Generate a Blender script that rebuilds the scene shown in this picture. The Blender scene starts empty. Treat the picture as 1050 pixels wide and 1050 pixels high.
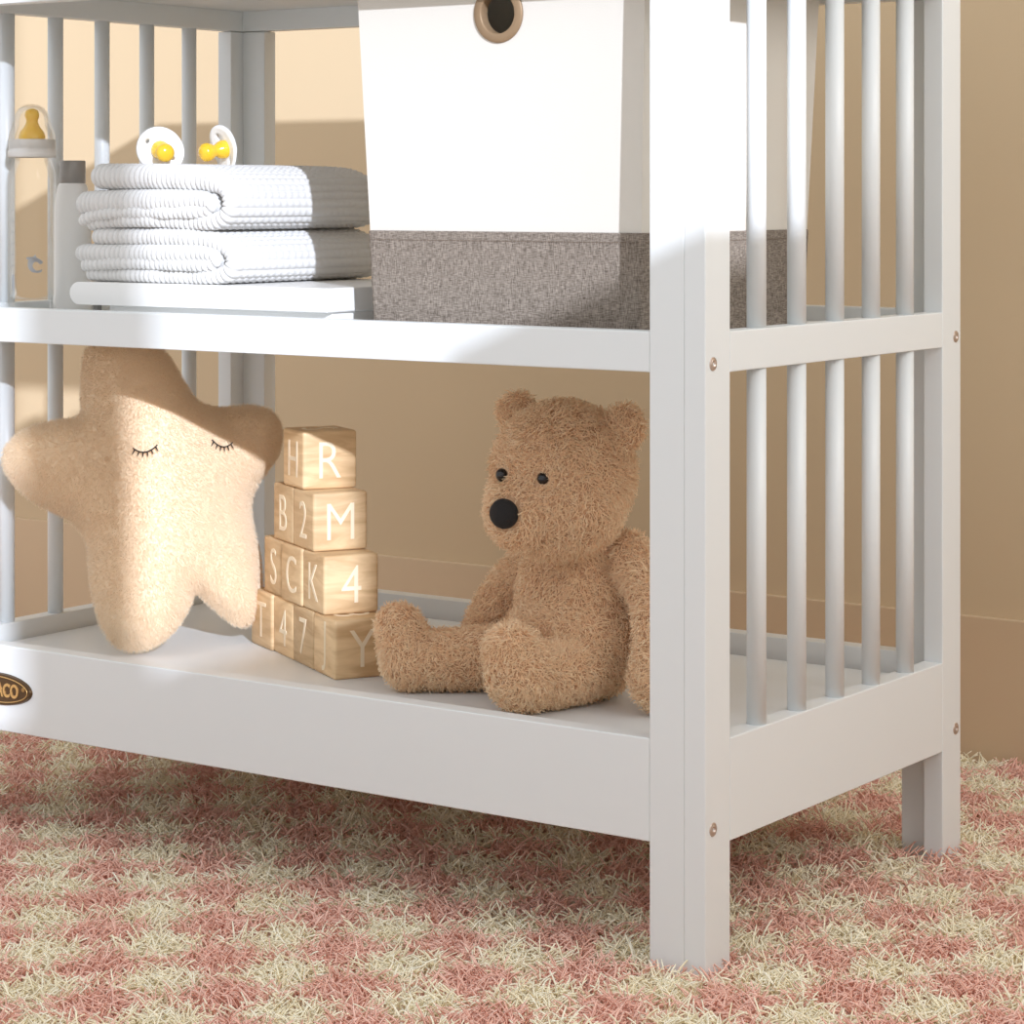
import bpy, bmesh, math, random
import numpy as np
from mathutils import Vector, Matrix, geometry
random.seed(5)
RNG = np.random.default_rng(5)
scene = bpy.context.scene

# ------------------------------------------------------------ camera
cam_data = bpy.data.cameras.new('camera')
cam = bpy.data.objects.new('camera', cam_data)
scene.collection.objects.link(cam)
cam.location = (1.0747, -1.8258, 0.6396)
cam.rotation_euler = (math.pi / 2, 0, 0.6082)
cam_data.sensor_width = 36
cam_data.lens = 89.02
cam_data.shift_y = -0.3101
cam_data.clip_start = 0.05
scene.camera = cam

# ------------------------------------------------------------ world, sun, exposure
world = bpy.data.worlds.new('world')
scene.world = world
world.use_nodes = True
wn = world.node_tree
wn.nodes['Background'].inputs[0].default_value = (0.97, 0.98, 1.0, 1)
wn.nodes['Background'].inputs[1].default_value = 0.99
sun_data = bpy.data.lights.new('sun', 'SUN')
sun_data.energy = 4.5
sun_data.angle = math.radians(0.8)
sun_data.color = (0.88, 0.95, 1.10)
sun = bpy.data.objects.new('sun', sun_data)
scene.collection.objects.link(sun)
sun.location = (4, -3, 3)
# added fill: unseen soft panel that brightens the right-facing surfaces
fill_data = bpy.data.lights.new('side_fill_light', 'AREA')
fill_data.shape = 'RECTANGLE'; fill_data.size = 1.1; fill_data.size_y = 1.5
fill_data.energy = 18
fill_data.color = (0.97, 0.985, 1.0)
fill_lamp = bpy.data.objects.new('side_fill_light', fill_data)
scene.collection.objects.link(fill_lamp)
fill_lamp.location = (1.38, 0.0, 1.50)
fill_lamp.rotation_euler = (0, math.pi / 2, 0)
SUN_DIR = Vector((-1.27, 1.0, -0.545)).normalized()
sun.rotation_euler = SUN_DIR.to_track_quat('-Z', 'Y').to_euler()
scene.cycles.max_bounces = 14
scene.cycles.diffuse_bounces = 9
scene.cycles.glossy_bounces = 6
scene.cycles.transparent_max_bounces = 24
scene.view_settings.view_transform = 'Standard'
scene.view_settings.look = 'None'
scene.view_settings.exposure = 0.0
scene.view_settings.gamma = 1.0
scene.view_settings.use_curve_mapping = False

# ------------------------------------------------------------ helpers
def link(o, parent=None):
    scene.collection.objects.link(o)
    if parent is not None:
        o.parent = parent
    return o

def new_obj(name, me, mat=None, parent=None, smooth=False):
    o = bpy.data.objects.new(name, me)
    link(o, parent)
    if mat is not None:
        for m in (mat if isinstance(mat, (list, tuple)) else [mat]):
            me.materials.append(m)
    if smooth:
        me.polygons.foreach_set('use_smooth', [True] * len(me.polygons))
    return o

def mesh_np(name, verts, faces_quads=None, faces_tris=None, mat_idx=None):
    me = bpy.data.meshes.new(name)
    verts = np.asarray(verts, dtype=np.float32)
    me.vertices.add(len(verts))
    me.vertices.foreach_set('co', verts.ravel())
    loops, starts, totals = [], [], []
    n = 0
    for F, k in ((faces_quads, 4), (faces_tris, 3)):
        if F is not None and len(F):
            F = np.asarray(F, dtype=np.int32)
            loops.append(F.ravel())
            starts.append(n + np.arange(len(F), dtype=np.int32) * k)
            totals.append(np.full(len(F), k, dtype=np.int32))
            n += len(F) * k
    loops = np.concatenate(loops); starts = np.concatenate(starts)
    me.loops.add(len(loops)); me.loops.foreach_set('vertex_index', loops)
    me.polygons.add(len(starts))
    me.polygons.foreach_set('loop_start', starts)
    me.update(calc_edges=True)
    if mat_idx is not None:
        me.polygons.foreach_set('material_index', np.asarray(mat_idx, dtype=np.int32))
    me.validate()
    return me

def bm_done(bm, name):
    bmesh.ops.recalc_face_normals(bm, faces=bm.faces)
    me = bpy.data.meshes.new(name)
    bm.to_mesh(me); bm.free()
    return me

def bm_box(bm, lo, hi, bev=0.0, seg=2):
    r = bmesh.ops.create_cube(bm, size=1.0)
    vs = r['verts']
    for v in vs:
        v.co = Vector([lo[i] + (v.co[i] + 0.5) * (hi[i] - lo[i]) for i in range(3)])
    if bev > 0:
        es = set()
        for v in vs:
            es.update(v.link_edges)
        bmesh.ops.bevel(bm, geom=list(es), offset=bev, segments=seg, affect='EDGES', profile=0.6)

def box(name, lo, hi, mat, parent=None, bev=0.0012, seg=2):
    bm = bmesh.new()
    bm_box(bm, lo, hi, bev, seg)
    return new_obj(name, bm_done(bm, name), mat, parent)

def lathe(name, prof, mat, parent=None, seg=48, loc=(0, 0, 0), cap=False):
    """prof: list of (r, z)"""
    V, Q = [], []
    for (r, z) in prof:
        for k in range(seg):
            t = 2 * math.pi * k / seg
            V.append((r * math.cos(t), r * math.sin(t), z))
    for i in range(len(prof) - 1):
        for k in range(seg):
            k2 = (k + 1) % seg
            Q.append((i * seg + k, i * seg + k2, (i + 1) * seg + k2, (i + 1) * seg + k))
    bm = bmesh.new()
    vs = [bm.verts.new(v) for v in V]
    for q in Q:
        try: bm.faces.new([vs[i] for i in q])
        except ValueError: pass
    if cap:
        bm.faces.new([vs[k] for k in range(seg)][::-1])
        bm.faces.new([vs[(len(prof) - 1) * seg + k] for k in range(seg)])
    bmesh.ops.remove_doubles(bm, verts=bm.verts, dist=1e-6)
    o = new_obj(name, bm_done(bm, name), mat, parent, smooth=True)
    o.location = loc
    return o

def tube_mesh(name, pts, rad, seg=8):
    V, Q, T = [], [], []
    pts = [Vector(p) for p in pts]
    n = len(pts)
    up = Vector((0.123, 0.3, 1)).normalized()
    for i, p in enumerate(pts):
        d = (pts[min(i + 1, n - 1)] - pts[max(i - 1, 0)]).normalized()
        a = d.cross(up).normalized(); b = d.cross(a)
        r = rad[i] if isinstance(rad, (list, tuple)) else rad
        for k in range(seg):
            t = 2 * math.pi * k / seg
            V.append(p + a * r * math.cos(t) + b * r * math.sin(t))
    for i in range(n - 1):
        for k in range(seg):
            k2 = (k + 1) % seg
            Q.append((i * seg + k, i * seg + k2, (i + 1) * seg + k2, (i + 1) * seg + k))
    return V, Q

def root(name, label, cat, loc=(0, 0, 0), group=None):
    o = bpy.data.objects.new(name, None)
    o.empty_display_size = 0.05
    o.location = loc
    link(o)
    o['label'] = label; o['category'] = cat
    if group: o['group'] = group
    return o

def tag(o, label, cat, group=None):
    o['label'] = label; o['category'] = cat
    if group: o['group'] = group
    return o

def world_parent(o, parent):
    """parent an object whose mesh is in world coordinates to an Empty that only has a location"""
    o.parent = parent
    o.location = Vector(o.location) - Vector(parent.location)
    return o

# ------------------------------------------------------------ materials
def mat_new(name):
    m = bpy.data.materials.new(name)
    m.use_nodes = True
    nt = m.node_tree
    return m, nt, nt.nodes['Principled BSDF']

def simple(name, col, rough=0.5, metal=0.0, bump=0.0, bscale=400, spec=0.5, **kw):
    m, nt, b = mat_new(name)
    b.inputs['Base Color'].default_value = (*col, 1)
    b.inputs['Roughness'].default_value = rough
    b.inputs['Metallic'].default_value = metal
    b.inputs['Specular IOR Level'].default_value = spec
    for k, v in kw.items():
        b.inputs[k].default_value = v
    if bump > 0:
        tc = nt.nodes.new('ShaderNodeTexCoord')
        nz = nt.nodes.new('ShaderNodeTexNoise'); nz.inputs['Scale'].default_value = bscale
        nz.inputs['Detail'].default_value = 3
        bp = nt.nodes.new('ShaderNodeBump'); bp.inputs['Strength'].default_value = bump
        bp.inputs['Distance'].default_value = 0.001
        nt.links.new(tc.outputs['Object'], nz.inputs['Vector'])
        nt.links.new(nz.outputs['Fac'], bp.inputs['Height'])
        nt.links.new(bp.outputs['Normal'], b.inputs['Normal'])
    return m

def mix_noise(name, c1, c2, scale, rough=0.7, vec_scale=(1, 1, 1), bump=0.0, detail=4, sheen=0.0):
    m, nt, b = mat_new(name)
    tc = nt.nodes.new('ShaderNodeTexCoord')
    mp = nt.nodes.new('ShaderNodeMapping'); mp.inputs['Scale'].default_value = vec_scale
    nz = nt.nodes.new('ShaderNodeTexNoise'); nz.inputs['Scale'].default_value = scale
    nz.inputs['Detail'].default_value = detail
    cr = nt.nodes.new('ShaderNodeValToRGB')
    cr.color_ramp.elements[0].position = 0.35; cr.color_ramp.elements[0].color = (*c1, 1)
    cr.color_ramp.elements[1].position = 0.65; cr.color_ramp.elements[1].color = (*c2, 1)
    nt.links.new(tc.outputs['Object'], mp.inputs['Vector'])
    nt.links.new(mp.outputs['Vector'], nz.inputs['Vector'])
    nt.links.new(nz.outputs['Fac'], cr.inputs['Fac'])
    nt.links.new(cr.outputs['Color'], b.inputs['Base Color'])
    b.inputs['Roughness'].default_value = rough
    if sheen:
        b.inputs['Sheen Weight'].default_value = sheen
    if bump:
        bp = nt.nodes.new('ShaderNodeBump'); bp.inputs['Strength'].default_value = bump
        bp.inputs['Distance'].default_value = 0.001
        nt.links.new(nz.outputs['Fac'], bp.inputs['Height'])
        nt.links.new(bp.outputs['Normal'], b.inputs['Normal'])
    return m

M_WHITE = simple('white_painted_wood', (0.750, 0.780, 0.790), 0.38, bump=0.03, bscale=60)
M_WALL = mix_noise('tan_wall_paint', (0.600, 0.462, 0.295), (0.620, 0.482, 0.312), 1.4, 0.85)
M_BASE = mix_noise('tan_baseboard_paint', (0.600, 0.448, 0.290), (0.620, 0.468, 0.305), 2.0, 0.6)
M_SHELL = simple('plain_room_paint', (0.82, 0.80, 0.77), 0.9)
M_RUGBASE = simple('rug_backing', (0.62, 0.46, 0.36), 0.95)
M_BOLT = simple('bolt_steel', (0.62, 0.52, 0.46), 0.35, 0.8)
M_BADGE = simple('dark_bronze', (0.10, 0.06, 0.03), 0.35, 0.6)
M_GOLD = simple('gold_lettering', (0.70, 0.45, 0.18), 0.35, 0.7)
M_CANVAS = simple('cream_canvas', (0.68, 0.645, 0.585), 0.85, bump=0.15, bscale=900)
M_BRASS = simple('brushed_brass', (0.30, 0.20, 0.115), 0.5, 0.3)
M_DARKIN = simple('basket_lining', (0.42, 0.36, 0.29), 0.9)
M_BOX = simple('white_lacquered_box', (0.84, 0.83, 0.81), 0.35)
M_TUBE = simple('white_plastic', (0.90, 0.89, 0.87), 0.35)
M_TUBECAP = simple('grey_plastic_cap', (0.33, 0.31, 0.29), 0.35, 0.2)
M_COLLAR = simple('pale_grey_plastic', (0.74, 0.71, 0.67), 0.35)
M_PRINT = simple('grey_print', (0.45, 0.45, 0.46), 0.6)
M_AMBER = simple('amber_rubber', (1.0, 0.62, 0.12), 0.25, **{'Subsurface Weight': 0.4, 'Subsurface Radius': (0.01, 0.006, 0.002), 'Subsurface Scale': 1.0})
M_YELLOW = simple('yellow_rubber', (0.95, 0.62, 0.04), 0.15, **{'Transmission Weight': 0.30})
M_SHIELD = simple('white_silicone', (0.86, 0.85, 0.83), 0.4)
M_LETTER = simple('cream_letter_paint', (0.84, 0.71, 0.52), 0.6)
M_STITCH = simple('brown_thread', (0.16, 0.12, 0.09), 0.8)
M_BLACK = simple('black_plush_eye', (0.012, 0.010, 0.010), 0.12)
M_NOSE = simple('black_felt_nose', (0.012, 0.010, 0.010), 0.85, bump=0.6, bscale=900)
M_LASH = simple('black_thread', (0.02, 0.018, 0.015), 0.8)

# thin clear glass
M_GLASS, nt, b = mat_new('clear_glass')
nt.nodes.remove(b)
tp = nt.nodes.new('ShaderNodeBsdfTransparent'); tp.inputs['Color'].default_value = (0.985, 0.982, 0.975, 1)
gl = nt.nodes.new('ShaderNodeBsdfGlossy'); gl.inputs['Roughness'].default_value = 0.04; gl.inputs['Color'].default_value = (0.95, 0.95, 0.94, 1)
fr = nt.nodes.new('ShaderNodeFresnel'); fr.inputs['IOR'].default_value = 1.35
ms = nt.nodes.new('ShaderNodeMixShader')
fm = nt.nodes.new('ShaderNodeMath'); fm.operation = 'MULTIPLY'; fm.inputs[1].default_value = 0.35
nt.links.new(fr.outputs[0], fm.inputs[0]); nt.links.new(fm.outputs[0], ms.inputs[0]); nt.links.new(tp.outputs[0], ms.inputs[1]); nt.links.new(gl.outputs[0], ms.inputs[2])
nt.links.new(ms.outputs[0], nt.nodes['Material Output'].inputs['Surface'])

# woven towel cotton (the ribs are geometry)
M_TOWEL = simple('white_cotton', (0.70, 0.695, 0.685), 0.95, bump=0.3, bscale=1500, spec=0.1)

# linen weave for the basket's band
M_LINEN, nt, b = mat_new('brown_grey_linen')
tc = nt.nodes.new('ShaderNodeTexCoord')
def stretched(scale):
    mp = nt.nodes.new('ShaderNodeMapping'); mp.inputs['Scale'].default_value = scale
    nz = nt.nodes.new('ShaderNodeTexNoise'); nz.inputs['Scale'].default_value = 1.0; nz.inputs['Detail'].default_value = 2
    nt.links.new(tc.outputs['Object'], mp.inputs['Vector']); nt.links.new(mp.outputs['Vector'], nz.inputs['Vector'])
    return nz
n1 = stretched((1500, 1500, 170)); n2 = stretched((170, 170, 1500))
ad = nt.nodes.new('ShaderNodeMath'); ad.operation = 'ADD'
nt.links.new(n1.outputs['Fac'], ad.inputs[0]); nt.links.new(n2.outputs['Fac'], ad.inputs[1])
hf = nt.nodes.new('ShaderNodeMath'); hf.operation = 'MULTIPLY'; hf.inputs[1].default_value = 0.5
nt.links.new(ad.outputs[0], hf.inputs[0])
cr = nt.nodes.new('ShaderNodeValToRGB')
cr.color_ramp.elements[0].position = 0.36; cr.color_ramp.elements[0].color = (0.095, 0.075, 0.060, 1)
cr.color_ramp.elements[1].position = 0.66; cr.color_ramp.elements[1].color = (0.37, 0.315, 0.265, 1)
nt.links.new(hf.outputs[0], cr.inputs['Fac']); nt.links.new(cr.outputs['Color'], b.inputs['Base Color'])
bp = nt.nodes.new('ShaderNodeBump'); bp.inputs['Strength'].default_value = 0.4; bp.inputs['Distance'].default_value = 0.0008
nt.links.new(hf.outputs[0], bp.inputs['Height']); nt.links.new(bp.outputs['Normal'], b.inputs['Normal'])
b.inputs['Roughness'].default_value = 0.9; b.inputs['Specular IOR Level'].default_value = 0.15

# block wood
M_WOOD, nt, b = mat_new('pale_block_wood')
tc = nt.nodes.new('ShaderNodeTexCoord'); oi = nt.nodes.new('ShaderNodeObjectInfo')
mp = nt.nodes.new('ShaderNodeMapping'); mp.inputs['Scale'].default_value = (7, 7, 38)
va = nt.nodes.new('ShaderNodeVectorMath'); va.operation = 'ADD'
vm = nt.nodes.new('ShaderNodeVectorMath'); vm.operation = 'SCALE'; vm.inputs['Scale'].default_value = 30
cb = nt.nodes.new('ShaderNodeCombineXYZ')
for i in range(3): nt.links.new(oi.outputs['Random'], cb.inputs[i])
nt.links.new(cb.outputs[0], vm.inputs[0])
nt.links.new(tc.outputs['Object'], mp.inputs['Vector']); nt.links.new(mp.outputs['Vector'], va.inputs[0]); nt.links.new(vm.outputs[0], va.inputs[1])
nz = nt.nodes.new('ShaderNodeTexNoise'); nz.inputs['Scale'].default_value = 1.6; nz.inputs['Detail'].default_value = 6; nz.inputs['Distortion'].default_value = 1.2
nt.links.new(va.outputs[0], nz.inputs['Vector'])
cr = nt.nodes.new('ShaderNodeValToRGB')
cr.color_ramp.elements[0].position = 0.33; cr.color_ramp.elements[0].color = (0.52, 0.335, 0.170, 1)
cr.color_ramp.elements[1].position = 0.62; cr.color_ramp.elements[1].color = (0.72, 0.520, 0.300, 1)
nt.links.new(nz.outputs['Fac'], cr.inputs['Fac'])
hs = nt.nodes.new('ShaderNodeHueSaturation')
mr = nt.nodes.new('ShaderNodeMapRange'); mr.inputs['To Min'].default_value = 0.85; mr.inputs['To Max'].default_value = 1.18
nt.links.new(oi.outputs['Random'], mr.inputs['Value']); nt.links.new(mr.outputs[0], hs.inputs['Value'])
nt.links.new(cr.outputs['Color'], hs.inputs['Color']); nt.links.new(hs.outputs[0], b.inputs['Base Color'])
b.inputs['Roughness'].default_value = 0.55

def fibre(name, c1, c2, sheen=0.2):
    """colour varies strand by strand through the mesh attribute 'tint'"""
    m, nt, b = mat_new(name)
    at = nt.nodes.new('ShaderNodeAttribute'); at.attribute_name = 'tint'
    mx = nt.nodes.new('ShaderNodeMix'); mx.data_type = 'RGBA'
    mx.inputs['A'].default_value = (*c1, 1); mx.inputs['B'].default_value = (*c2, 1)
    nt.links.new(at.outputs['Fac'], mx.inputs['Factor'])
    nt.links.new(mx.outputs['Result'], b.inputs['Base Color'])
    b.inputs['Roughness'].default_value = 0.85
    b.inputs['Specular IOR Level'].default_value = 0.2
    return m

M_CREAMYARN = fibre('cream_yarn', (0.98, 0.89, 0.65), (1.0, 0.96, 0.80))
M_PINKYARN = fibre('pink_yarn', (0.84, 0.48, 0.38), (0.97, 0.66, 0.56))
M_BEARFUR = fibre('tan_plush', (0.94, 0.65, 0.40), (1.0, 0.82, 0.58))
M_BEARSKIN = simple('tan_plush_base', (0.60, 0.38, 0.23), 0.95)
M_STARFUR = fibre('cream_plush', (0.97, 0.78, 0.56), (0.99, 0.86, 0.68))
M_STARSKIN = simple('cream_plush_base', (0.88, 0.71, 0.51), 0.95)

# ------------------------------------------------------------ the room
def struct(o):
    o['kind'] = 'structure'; return o
WALL_Y = 0.893
struct(box('floor', (-3.2, -3.6, -0.06), (1.5, 1.0, -0.026), M_SHELL, bev=0))
struct(box('wall_back', (-3.2, WALL_Y, -0.06), (1.5, WALL_Y + 0.1, 2.7), M_WALL, bev=0))
bm = bmesh.new()
BBY = 0.006
bm_box(bm, (-3.2, WALL_Y - BBY, -0.026), (1.4, WALL_Y + 0.001, 0.151), 0.0015, 2)
struct(new_obj('baseboard_back', bm_done(bm, 'baseboard'), M_BASE))
# unseen right wall, its openings and stepped sill shaped to mask the sun
bm = bmesh.new()
WX0, WX1 = 1.40, 1.44
def wpiece(y0, y1, z0, z1):
    bm_box(bm, (WX0, y0, z0), (WX1, y1, z1))
S = 0.60
wpiece(-0.93, 1.0, -0.06, 2.7)                  # towards the back wall
wpiece(-1.32, -0.93, -0.06, 0.613 + S)          # raised step, added to block low sun
wpiece(-1.62, -1.32, -0.06, 0.44 + S)
wpiece(-1.735, -1.62, -0.06, 2.7)                # pier
wpiece(-2.60, -1.735, -0.06, 0.45 + S)
wpiece(-3.6, -2.60, -0.06, 2.7)
wpiece(-2.60, -0.93, 2.3, 2.7)                  # lintel
struct(new_obj('wall_right_gobo', bm_done(bm, 'wall_right_gobo'), M_SHELL))

# ------------------------------------------------------------ changing table (setting of everything else)
T, W, WB = 0.0206, 0.0415, 0.0342
L, D = 0.9442, 0.50
ZB0, ZB1, ZM0, ZM1, ZT0, ZT1 = 0.0915, 0.1791, 0.489, 0.5237, 0.8345, 0.956
SH_LOW, SH_MID = 0.1604, 0.5105
FOOT = -0.022
tbl = root('changing_table', 'white painted open changing table with spindle ends on the checkered rug', 'changing table')
BV = 0.0014
for x0, x1 in ((-T, 0), (-L, -L + T)):
    for y0, y1 in ((0, W), (D - W, D)):
        box('post', (x0, y0, FOOT), (x1, y1, ZT0 - 0.0008), M_WHITE, tbl, BV, 3)
for x0, x1 in ((-T - WB, -T), (-L + T, -L + T + WB)):
    for y0, y1 in ((0, T), (D - T, D)):
        box('post', (x0, y0, FOOT), (x1, y1, ZT0 - 0.0008), M_WHITE, tbl, BV, 3)
for x0, x1 in ((-T, 0), (-L, -L + T)):
    box('end_rail', (x0, W, ZB0), (x1, D - W, ZB1), M_WHITE, tbl, BV, 3)
    box('end_rail', (x0, W, ZM0), (x1, D - W, ZM1), M_WHITE, tbl, BV, 3)
    box('top_rail', (x0, 0, ZT0), (x1, D, ZT1), M_WHITE, tbl, BV, 3)
XA, XB = -L + T + WB, -T - WB
for y0, y1 in ((0, T), (D - T, D)):
    box('long_rail', (XA, y0, ZB0), (XB, y1, ZB1 if y0 == 0 else 0.1815), M_WHITE, tbl, BV, 3)
    box('long_rail', (XA, y0, ZM0), (XB, y1, ZM1 if y0 == 0 else 0.5255), M_WHITE, tbl, BV, 3)
    box('top_rail', (-L + T, y0, ZT0), (-T, y1, ZT1), M_WHITE, tbl, 0.0008, 2)
for z in (SH_LOW, SH_MID):
    bm = bmesh.new()
    bm_box(bm, (-L + T + 0.0060, T + 0.0005, z - 0.012), (-T - 0.0030, D - T - 0.0090, z), 0.0006, 1)
    # notch corners around the posts is invisible: the board butts against them
    new_obj('shelf', bm_done(bm, 'shelf'), M_WHITE, tbl)
bm = bmesh.new()
bm_box(bm, (-L + T + 0.0006, T + 0.0006, 0.8585), (-T - 0.0006, D - T - 0.0006, 0.8705), 0, 1)
new_obj('shelf', bm_done(bm, 'shelf_top'), M_WHITE, tbl)
SPY = [0.105, 0.178, 0.251, 0.324, 0.396]
for xc in (-0.0103, -L + 0.0103):
    for (z0, z1) in ((ZB1 - 0.004, ZM0 + 0.004), (ZM1 - 0.004, ZT0 + 0.004)):
        for y in SPY:
            lathe('spindle', [(0.0086, z0), (0.0086, z1)], M_WHITE, tbl, 28, (xc, y, 0), cap=True)
def bolt(y, z):
    V = [(0.0058, -0.0006), (0.0058, 0.0005), (0.0052, 0.0009), (0.0046, 0.0004), (0.0040, 0.0012), (0.0022, 0.0014), (0.0020, -0.0004), (0.0, -0.0004)]
    o = lathe('bolt', V, M_BOLT, tbl, 28, (0.0, y, z))
    o.rotation_euler = (0, math.pi / 2, 0)
bolt(0.0125, 0.4975); bolt(0.0125, 0.1072); bolt(0.4885, 0.4985); bolt(0.4885, 0.1095)

def text_mesh(txt, size, extr, name, bevel=0.0, font_shear=0.0, sx=1.0):
    cu = bpy.data.curves.new('text', 'FONT')
    cu.body = txt; cu.size = size; cu.extrude = extr
    cu.align_x = 'CENTER'; cu.align_y = 'CENTER'
    cu.offset = bevel
    cu.resolution_u = 6
    o = bpy.data.objects.new('text', cu); scene.collection.objects.link(o)
    dg = bpy.context.evaluated_depsgraph_get()
    me = bpy.data.meshes.new_from_object(o.evaluated_get(dg))
    bpy.data.objects.remove(o); bpy.data.curves.remove(cu)
    me.name = name
    n = len(me.vertices); co = np.empty(n * 3, np.float32); me.vertices.foreach_get('co', co); co = co.reshape(-1, 3)
    co[:, 0] *= sx
    # centre on the glyph's own box
    co[:, 0] -= (co[:, 0].min() + co[:, 0].max()) / 2
    co[:, 1] -= (co[:, 1].min() + co[:, 1].max()) / 2
    me.vertices.foreach_set('co', co.ravel()); me.update()
    me.materials.clear()
    return me

# oval maker's badge on the bottom rail
BX, BZ = -0.835, 0.1345
bm = bmesh.new()
def oval(bm, a, b_, y0, y1, seg=64, ring=None):
    vs0, vs1 = [], []
    for k in range(seg):
        t = 2 * math.pi * k / seg
        vs0.append(bm.verts.new((a * math.cos(t), y0, b_ * math.sin(t))))
        vs1.append(bm.verts.new((a * 0.97 * math.cos(t), y1, b_ * 0.95 * math.sin(t))))
    for k in range(seg):
        k2 = (k + 1) % seg
        bm.faces.new((vs0[k], vs0[k2], vs1[k2], vs1[k]))
    bm.faces.new(vs1)
oval(bm, 0.0475, 0.0165, 0.0, -0.003)
badge = new_obj('badge', bm_done(bm, 'badge'), M_BADGE, tbl); badge.location = (BX, 0, BZ)
V, Q = tube_mesh('ring', [(0.0425 * math.cos(t), -0.003, 0.0130 * math.sin(t)) for t in np.linspace(0, 2 * math.pi, 73)], 0.00055, 6)
new_obj('badge_rim', mesh_np('badge_rim', [tuple(v) for v in V], Q), M_GOLD, badge, True)
me = text_mesh('GRACO', 0.0190, 0.0006, 'lettering', bevel=0.0005, sx=0.76)
lt = new_obj('lettering', me, M_GOLD, badge); lt.location = (0.0050, -0.0034, 0.0); lt.rotation_euler = (math.pi / 2, 0, 0)
me = text_mesh('®', 0.0055, 0.0004, 'lettering'); lt = new_obj('lettering', me, M_GOLD, badge)
lt.location = (0.0372, -0.0034, 0.003); lt.rotation_euler = (math.pi / 2, 0, 0)

# ------------------------------------------------------------ strands (rug pile and plush fur)
def strands(rootp, nrm, length, r0, bend, curl, seed, rings=4, tip=0.35, comb=None, comb_amt=0.0):
    rng = np.random.default_rng(seed)
    N = len(rootp)
    nrm = nrm / np.linalg.norm(nrm, axis=1, keepdims=True)
    a = rng.normal(size=(N, 3)); a -= (a * nrm).sum(1, keepdims=True) * nrm
    if comb is not None:
        c = comb - (comb * nrm).sum(1, keepdims=True) * nrm
        a = a / np.linalg.norm(a, axis=1, keepdims=True) + comb_amt * c
        a -= (a * nrm).sum(1, keepdims=True) * nrm
    a /= np.linalg.norm(a, axis=1, keepdims=True) + 1e-9
    s = np.cross(nrm, a)
    Ln = length * rng.uniform(0.65, 1.15, size=(N, 1))
    bd = bend * rng.uniform(0.35, 1.3, size=(N, 1))
    cl = curl * rng.uniform(-1, 1, size=(N, 1))
    P = []
    for i in range(rings):
        t = i / (rings - 1)
        ang = bd * (0.25 + t)
        # integrate roughly: direction turns away from the normal with t
        if i == 0:
            p = rootp.copy()
        else:
            tm = (i - 0.5) / (rings - 1)
            am = bd * (0.35 + 1.0 * tm)
            d = nrm * np.cos(am) + a * np.sin(am) + s * np.sin(cl * (tm * 2.0))
            d /= np.linalg.norm(d, axis=1, keepdims=True)
            p = P[-1] + d * Ln / (rings - 1)
        P.append(p)
    P = np.stack(P, 1)                                   # N, rings, 3
    rr = r0 * rng.uniform(0.75, 1.25, size=(N, 1))
    V = np.empty((N, rings, 3, 3))
    for i in range(rings):
        d = P[:, min(i + 1, rings - 1)] - P[:, max(i - 1, 0)]
        d /= np.linalg.norm(d, axis=1, keepdims=True)
        u = np.cross(d, s); nu = np.linalg.norm(u, axis=1, keepdims=True); u /= nu + 1e-9
        w = np.cross(d, u)
        t = i / (rings - 1)
        r = rr * (1 - (1 - tip) * t ** 1.5)
        for k in range(3):
            th = 2 * math.pi * k / 3
            V[:, i, k] = P[:, i] + u * r * math.cos(th) + w * r * math.sin(th)
    base = (np.arange(N) * rings * 3)[:, None]
    Q = []
    for i in range(rings - 1):
        for k in range(3):
            k2 = (k + 1) % 3
            Q.append(base + np.array([[i * 3 + k, i * 3 + k2, (i + 1) * 3 + k2, (i + 1) * 3 + k]]))
    Q = np.stack(Q, 1).reshape(-1, 4)
    Tt = base + np.array([[(rings - 1) * 3, (rings - 1) * 3 + 1, (rings - 1) * 3 + 2]])
    return V.reshape(-1, 3), Q, Tt, rings * 3

def strand_object(name, V, Q, Tt, per, mats, which, parent, seed=1):
    N = len(V) // per
    fq = np.repeat(which, len(Q) // N)
    me = mesh_np(name, V, Q, Tt, np.concatenate([fq, which]))
    at = me.attributes.new('tint', 'FLOAT', 'POINT')
    rng = np.random.default_rng(seed)
    at.data.foreach_set('value', np.repeat(rng.uniform(0, 1, N), per).astype(np.float32))
    o = new_obj(name, me, mats, parent, smooth=True)
    return o

# ------------------------------------------------------------ rug
rug = box('shag_rug', (-2.3, -0.95, -0.0255), (0.75, WALL_Y - 0.012, -0.0200), M_RUGBASE, bev=0.001)
tag(rug, 'shaggy pink and cream checkered rug under the changing table', 'rug')
pts = []
NX = 150000
cx_, cy_, cz_, th = 1.0747, -1.8258, 0.6396, -0.6082
X = RNG.uniform(-2.0, 0.72, NX * 2); Y = RNG.uniform(-0.93, WALL_Y - 0.02, NX * 2)
dx, dy = X - cx_, Y - cy_
fz = dx * math.sin(th) + dy * math.cos(th); rx = dx * math.cos(th) - dy * math.sin(th)
u = 0.5 + 2.4728 * rx / fz; v = 0.1899 + 2.4728 * cz_ / fz
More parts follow.
